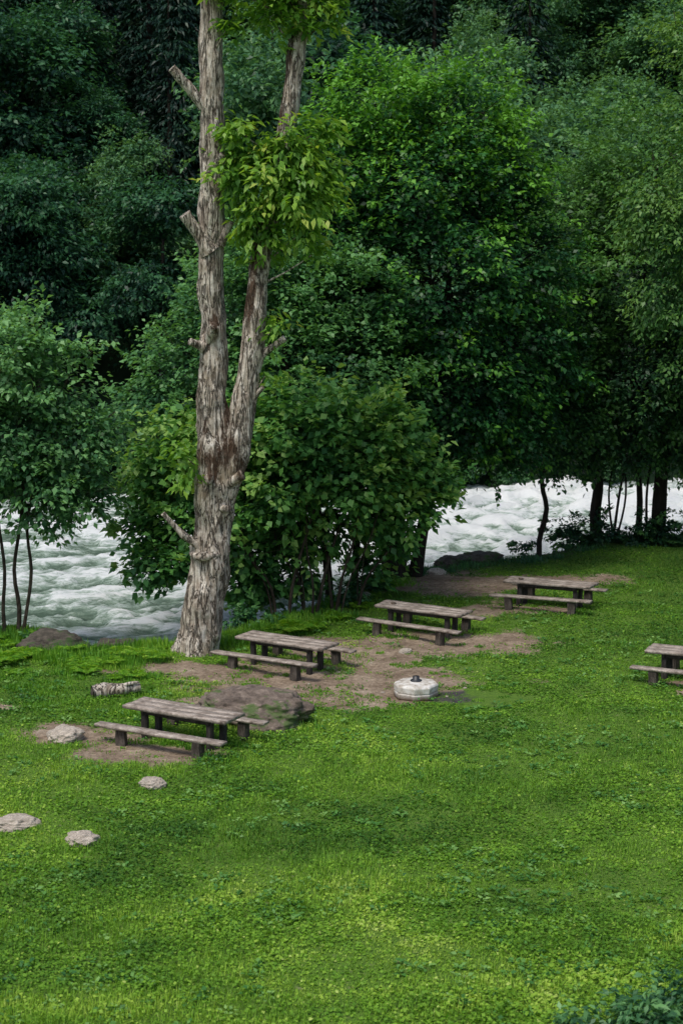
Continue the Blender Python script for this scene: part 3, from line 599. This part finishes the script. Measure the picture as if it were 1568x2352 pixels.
fs_ = [(-1.5, 51.2, .95, 12), (-.9, 51.6, .7, 10), (-2.0, 51.0, .6, 9), (-5.7, 48.2, .8, 9), (-5.2, 47.8, .7, 9), (-6.3, 48.4, .7, 9), (-9.3, 47.6, .9, 10), (-9.8, 46.8, .8, 10), (-8.9, 48.2, .7, 10), (-8.7, 46.3, .5, 8), (-.2, 53.0, .7, 9), (.6, 54.6, .6, 8)]
for q in range(22):
    x = g.uniform(-10.5, -5); fs_.append((x, float(yb(x))-g.uniform(.4, 4.5), g.uniform(.3, .75), 8))
ferns('fern', fs_, M_weed, 93)
ferns('shade_fern', [(9.3, 66.8, .8, 9), (10.9, 66.6, .8, 9), (12.8, 66.4, .9, 9), (8.6, 66.2, .6, 9), (14, 66.4, .8, 9), (7.8, 65.4, .5, 8), (6.4, 64.4, .5, 8)], M_mid, 94)
def leafy(name, lobes, mat, ncl, per, Ln, Wd, seed):
    V, T = foliage(lobes, ncl, per, .18, Ln, Wd, seed, shell=.8, droop=.3); return obj(name, finish_leaves(name, V, T, mat))
leafy('nettle_plant', [(4.3, 24.9, .25, .45), (5.0, 25.3, .3, .5), (3.6, 24.5, .2, .4), (5.7, 25.7, .3, .45), (4.6, 24.4, .3, .5), (5.4, 24.8, .3, .4)], M_left, 220, 12, .13, .06, 95)
leafy('fern_clump', [(1.0, 24.2, .15, .3), (1.5, 24.1, .2, .3), (2.6, 24.4, .1, .25)], M_weed, 60, 12, .12, .05, 195)
leafy('clover_clump', [(-2.6, 38.6, .05, .35, .3, .12), (1.0, 31, .04, .3, .4, .08), (2.7, 29, .04, .35, .3, .1), (-2.9, 38.2, .06, .3, .3, .15), (-8, 43.7, .1, .3, .3, .2)], M_hazel, 60, 12, .07, .05, 96)
leafy('bankside_bush', [(8.6, 66.5, .5, .9), (10.2, 66.9, .5, .8), (12.2, 66.6, .6, 1.0), (14, 66.5, .7, 1.1), (6.8, 65.2, .2, .5), (15.8, 66, .8, 1.2), (4.2, 62.4, 0, .5), (9.4, 66.2, .3, .7), (11.2, 66.3, .3, .7)], M_right, 480, 22, .15, .09, 97)
leafy('low_bush', [(-2.9, 52.6, .1, .6), (.2, 55.4, .2, .6), (1.1, 57.4, .2, .6), (-2.0, 52.4, 0, .4), (-10.6, 50.4, 0, .6), (-9.0, 50.2, 0, .4)], M_mid, 260, 20, .14, .09, 98)

# ------------------------------------------------------------ rocks
import bmesh
def rock(name, loc, size, mat, seed, rz=0, amp=.35, sub=5, sink=.15, z0=None):
    bm = bmesh.new(); bmesh.ops.create_icosphere(bm, subdivisions=sub, radius=1)
    co = np.array([v.co[:] for v in bm.verts])
    n = fbm(co[:, 0]*1.3+seed, co[:, 1]*1.3, co[:, 2]*1.3, seed, 3)-.5
    st = np.round(fbm(co[:, 0]*1.1+seed, co[:, 1]*1.1, co[:, 2]*1.6, seed+3, 3)*6)/6-.5
    fn = fbm(co[:, 0]*4, co[:, 1]*4, co[:, 2]*6, seed+5, 4)-.5
    co = co*(1+amp*(n*1.6+st*.45+fn*.7))[:, None]
    for v, c in zip(bm.verts, co): v.co = c
    me = bpy.data.meshes.new(name); bm.to_mesh(me); bm.free(); me.materials.append(mat)
    for p in me.polygons: p.use_smooth = True
    z = float(hgt(loc[0], loc[1])) if z0 is None else z0
    return obj(name, me, None, (loc[0], loc[1], z+size[2]*sink), (0, 0, rz), size)
rock('boulder', (-2.1, 42.1), (1.45, 1.0, .72), M_bould, 3, -.35, amp=.6, sub=6, sink=.05)
rock('stone', (-6.45, 40.0), (.46, .42, .26), M_rock, 5, .3, .45, sink=.2)
rock('stone', (-4.06, 36.6), (.29, .25, .15), M_rock, 6, 0, .45, sink=.2)
rock('stone', (-6.6, 34.2), (.48, .32, .18), M_rock, 7, 0, .45, sink=.2)
rock('stone', (-5.05, 33.1), (.36, .32, .2), M_rock, 8, .4, .45, sink=.2)
rock('stone', (1.8, 48.7), (.2, .15, .1), M_rock, 9)
rock('stone', (3.3, 60.4), (.35, .25, .2), M_rock, 10)
rock('stone', (.75, 56.4), (.22, .2, .15), M_rock, 14)
rock('mossy_rock', (-8.35, 49.3), (.9, .5, .5), M_rockd, 11, 0, .5)
rock('mossy_rock', (-6.5, 49.8), (.6, .4, .25), M_rockd, 12, 0, .5)
rock('mossy_rock', (-5.4, 51.0), (.5, .4, .3), M_rockd, 18, 0, .5)
rock('mossy_rock', (-7.3, 50.8), (.5, .35, .3), M_rockd, 19, 0, .5)
rock('mossy_rock', (3.9, 62.6), (.6, .4, .3), M_rockd, 13, 0, .6)
rock('mossy_rock', (5.1, 63.2), (.8, .5, .3), M_rockd, 15, 0, .6)
rock('mossy_rock', (2.6, 62.0), (.4, .4, .3), M_rockd, 16, 0, .6)
for q in range(20):
    rock('pebble', (g.uniform(-3, 3.5), g.uniform(43.5, 48.8)), tuple(np.array([1, .8, .5])*g.uniform(.03, .07)), M_rock, 20+q, 0, .35, 2)

lg = empty('fallen_log', (-5.75, 43.9, float(hgt(-5.75, 43.9))+.15), .25)
V, F = tube([(-.62, 0, -.02, .16), (-.3, .03, 0, .19), (.1, 0, .02, .18), (.6, .03, .05, .13)], 20, .05, .35, 6, seed=33)
obj('wood', mk_mesh('log', V, F, M_bark, None, True), lg)
V, F = tube([(.1, -.05, .1, .06), (.3, -.12, .18, .05), (.55, -.1, .2, .03)], 10, .05, .3, 6, seed=34)
obj('branch_stub', mk_mesh('log_stub', V, F, M_bark, None, True), lg)
V, F = tube([(-.62, 0, -.02, .14), (-.66, 0, -.02, .05)], 20, .05, .3, 6, seed=33)
obj('cut_end', mk_mesh('log_end', V, F, M_legb, None, True), lg)

# ------------------------------------------------------------ tables
def plank(name, L_, W_, T_, mat, parent, loc, seed, rot=(0, 0, 0), wob=.012):
    n = 26; xs = np.linspace(-L_/2, L_/2, n)
    prof = [(-.5, -.5+.0), (-.5, .32), (-.47, .5), (.47, .5), (.5, .32), (.5, -.5)]
    e1 = (fbm(xs*1.7, xs*0+seed, 0, seed, 3)-.5)*wob*5; e2 = (fbm(xs*1.7, xs*0+seed+5, 0, seed+1, 3)-.5)*wob*5; zt = (fbm(xs*2, xs*0, 0, seed+2, 2)-.5)*wob*1.2
    V = []
    for q, x in enumerate(xs):
        sh = .985 if q in (0, n-1) else 1
        for (a, b) in prof:
            yv = a*W_*sh+(e1[q] if a < 0 else e2[q]); V.append((x+(e1[(q+3) % n] if q in (0, n-1) else 0), yv, b*T_*sh+zt[q]))
    k = len(prof); F = []
    for q in range(n-1):
        for r in range(k):
            F.append((q*k+r, q*k+(r+1) % k, (q+1)*k+(r+1) % k, (q+1)*k+r))
    for q in (0, n-1):
        b = q*k; F.append((b, b+1, b+4, b+5)); F.append((b+1, b+2, b+3, b+4))
    me = mk_mesh(name, V, F, mat)
    bm = bmesh.new(); bm.from_mesh(me); bmesh.ops.recalc_face_normals(bm, faces=bm.faces); bm.to_mesh(me); bm.free()
    return obj(name, me, parent, loc, rot)
def post(name, sx, sy, h, mat, parent, loc, seed, rot=(0, 0, 0)):
    g = np.random.default_rng(seed); bm = bmesh.new(); bmesh.ops.create_cube(bm, size=1)
    bmesh.ops.subdivide_edges(bm, edges=[e for e in bm.edges], cuts=2, use_grid_fill=True)
    for v in bm.verts:
        v.co.x *= sx; v.co.y *= sy; v.co.z *= h
        r = 1.0-.10*(abs(v.co.x) > sx*.45)*(abs(v.co.y) > sy*.45); v.co.x *= r; v.co.y *= r
        v.co.x += g.normal()*.008; v.co.y += g.normal()*.008
    me = bpy.data.meshes.new(name); bm.to_mesh(me); bm.free(); me.materials.append(mat)
    return obj(name, me, parent, (loc[0], loc[1], loc[2]+h/2), rot)
def picnic(x, y, rz, seed, TL=2.85, TW=.88, BL=3.3, boff=.98, ash=False, lx=.92, fs=(0, 0), rear=(0, 0), rsc=.95):
    g = np.random.default_rng(seed); z = float(hgt(x, y))
    e = empty('picnic_table', (x, y, z), math.radians(rz)); e.rotation_euler[1] = g.normal()*.008
    H = .80; w = TW/3
    for q in range(3):
        plank('tabletop_plank_%d' % (q+1), TL+g.normal()*.03, w-.006, .075, M_top, e, (g.normal()*.01, (q-1)*w, H-.04+g.normal()*.003), seed*10+q, (g.normal()*.008, 0, g.normal()*.002), wob=.009)
    for q, (a, b) in enumerate([(-1, -1), (-1, 1), (1, -1), (1, 1)]):
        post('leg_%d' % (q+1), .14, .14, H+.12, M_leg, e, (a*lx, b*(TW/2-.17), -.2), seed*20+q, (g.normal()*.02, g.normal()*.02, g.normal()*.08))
    for q, a in enumerate((-1, 1)):
        plank('crossbeam_%d' % (q+1), TW-.12, .09, .10, M_leg, e, (a*lx, 0, H-.14), seed*30+q, (0, 0, math.pi/2))
    plank('apron', lx*2, .06, .09, M_leg, e, (0, -TW/2+.15, H-.15), seed*30+3)
    for q, s in enumerate((-1, 1)):
        ox, bl, dy = (fs[0], BL, fs[1]) if s < 0 else (rear[0], BL*rsc, rear[1])
        by = s*(boff+dy); bh = .47
        plank('bench_%d_seat' % (q+1), bl, .30, .06, M_top, e, (ox, by, bh-.03), seed*40+q, (g.normal()*.012, g.normal()*.006, g.normal()*.015))
        for k, a in enumerate((-1, 1)):
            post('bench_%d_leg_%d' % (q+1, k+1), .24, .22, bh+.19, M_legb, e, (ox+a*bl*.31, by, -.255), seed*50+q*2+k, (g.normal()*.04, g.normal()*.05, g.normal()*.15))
    if ash:
        V, F = tube([(0, 0, 0, .07), (0, 0, .035, .085), (0, 0, .036, .07), (0, 0, .015, .06)], 16, .02)
        obj('ashtray', mk_mesh('ashtray', V, F, M_plast, None, True), e, (-.95, -.05, H+.004))
    return e
m, nt, out = new_mat('stained_white_plastic'); L = nt.links
v = mapping(nt, (1, 1, 1)); n1 = noise(nt, v, 5, 7, .7); n2 = noise(nt, v, 1.6, 5, .6)
r = ramp(nt, [(.33, (.22, .17, .12)), (.47, (.52, .48, .42)), (.6, (.70, .68, .64))]); L.new(n1.outputs[0], r.inputs[0])
sx = nt.nodes.new('ShaderNodeSeparateXYZ'); L.new(v, sx.inputs[0]); rz_ = ramp(nt, [(0, 1), (.17, 0)])
ad = nt.nodes.new('ShaderNodeMath'); ad.operation = 'MULTIPLY_ADD'; L.new(n2.outputs[0], ad.inputs[0]); ad.inputs[1].default_value = -.22
ad2 = nt.nodes.new('ShaderNodeMath'); ad2.operation = 'ADD'; ad2.inputs[1].default_value = .08; L.new(sx.outputs[2], ad2.inputs[0]); L.new(ad2.outputs[0], ad.inputs[2]); L.new(ad.outputs[0], rz_.inputs[0])
c = mixc(nt, rz_.outputs[0], r.outputs[0], (.11, .075, .05))
p = N(nt, 'ShaderNodeBsdfPrincipled', Roughness=.5); L.new(c, p.inputs['Base Color']); L.new(p.outputs[0], out.inputs[0]); M_plast = m
m, nt, out = new_mat('black_rubber'); n1 = noise(nt, mapping(nt, (1, 1, 1)), 12, 4); r = ramp(nt, [(.3, (.012, .013, .016)), (.7, (.035, .038, .045))]); nt.links.new(n1.outputs[0], r.inputs[0])
p = N(nt, 'ShaderNodeBsdfPrincipled', Roughness=.45); nt.links.new(r.outputs[0], p.inputs['Base Color']); nt.links.new(p.outputs[0], out.inputs[0]); M_blk = m

picnic(-3.68, 39.95, -30, 1, BL=3.45)
picnic(-1.5, 47.2, -32, 2, fs=(-.1, 0))
picnic(2.40, 51.2, -28, 3, ash=True)
picnic(6.60, 54.85, -25, 4, ash=True)
picnic(9.5, 45.4, -25, 5)

ub = empty('umbrella_base', (1.92, 44.25, float(hgt(1.92, 44.25))), .25)
def octo(levels, mat, name, ch=.6):
    bm = bmesh.new(); rings = []
    for (r, z) in levels:
        pts = []
        h = r*ch*.62
        for sx_, sy_ in ((1, 1), (-1, 1), (-1, -1), (1, -1)):
            a = [(r*sx_, h*sy_), (h*sx_, r*sy_)]
            if sx_*sy_ < 0: a = a[::-1]
            pts += a
        rings.append([bm.verts.new((p[0], p[1], z)) for p in pts])
    for a, b_ in zip(rings, rings[1:]):
        for q in range(8): bm.faces.new((a[q], a[(q+1) % 8], b_[(q+1) % 8], b_[q]))
    bm.faces.new(rings[-1]); bm.faces.new(rings[0][::-1])
    bmesh.ops.recalc_face_normals(bm, faces=bm.faces)
    me = bpy.data.meshes.new(name); bm.to_mesh(me); bm.free(); me.materials.append(mat)
    o = obj(name, me, ub); md = o.modifiers.new('b', 'BEVEL'); md.width = .018; md.segments = 2; md.limit_method = 'ANGLE'; md.angle_limit = .35
    return o
octo([(.50, -.03), (.54, .02), (.54, .14), (.515, .16), (.535, .18), (.545, .32), (.51, .37), (.24, .40), (.17, .41)], M_plast, 'tank')
V, F = tube([(0, 0, .385, .15), (0, 0, .43, .15), (0, 0, .445, .13), (0, 0, .455, .09), (0, 0, .535, .085), (0, 0, .54, .05), (0, 0, .48, .045)], 24, .5)
obj('collar', mk_mesh('collar', V, F, M_blk), ub)

# ------------------------------------------------------------ sky, sun, camera
el = math.radians(62); az = math.radians(215)
w = bpy.data.worlds.new('World'); scene.world = w; w.use_nodes = True; nt = w.node_tree
bg = nt.nodes['Background']; sk = nt.nodes.new('ShaderNodeTexSky'); sk.sky_type = 'NISHITA'; sk.sun_disc = False
sk.sun_elevation = el; sk.sun_rotation = az; sk.air_density = 1.0; sk.dust_density = 3.0; sk.ozone_density = 1.0
nt.links.new(sk.outputs[0], bg.inputs[0]); bg.inputs[1].default_value = .15
sd = bpy.data.lights.new('sun', 'SUN'); sd.energy = 2.3; sd.angle = math.radians(18); sd.color = (1, .96, .88)
so = bpy.data.objects.new('sun', sd); COL.objects.link(so)
dv = Vector((math.sin(az)*math.cos(el), math.cos(az)*math.cos(el), math.sin(el)))
so.rotation_euler = dv.to_track_quat('Z', 'Y').to_euler(); so.location = (0, 0, 60)
cd = bpy.data.cameras.new('camera'); co = bpy.data.objects.new('camera', cd); COL.objects.link(co)
cd.sensor_fit = 'VERTICAL'; cd.sensor_height = 36; cd.lens = 62.0; cd.clip_end = 2000; cd.clip_start = .5
cd.dof.use_dof = True; cd.dof.focus_distance = 47; cd.dof.aperture_fstop = 1.8
co.location = (0, 0, 11.8); co.rotation_euler = (math.radians(81), 0, 0); scene.camera = co
scene.view_settings.view_transform = 'Standard'; scene.view_settings.look = 'None'; scene.view_settings.exposure = 0
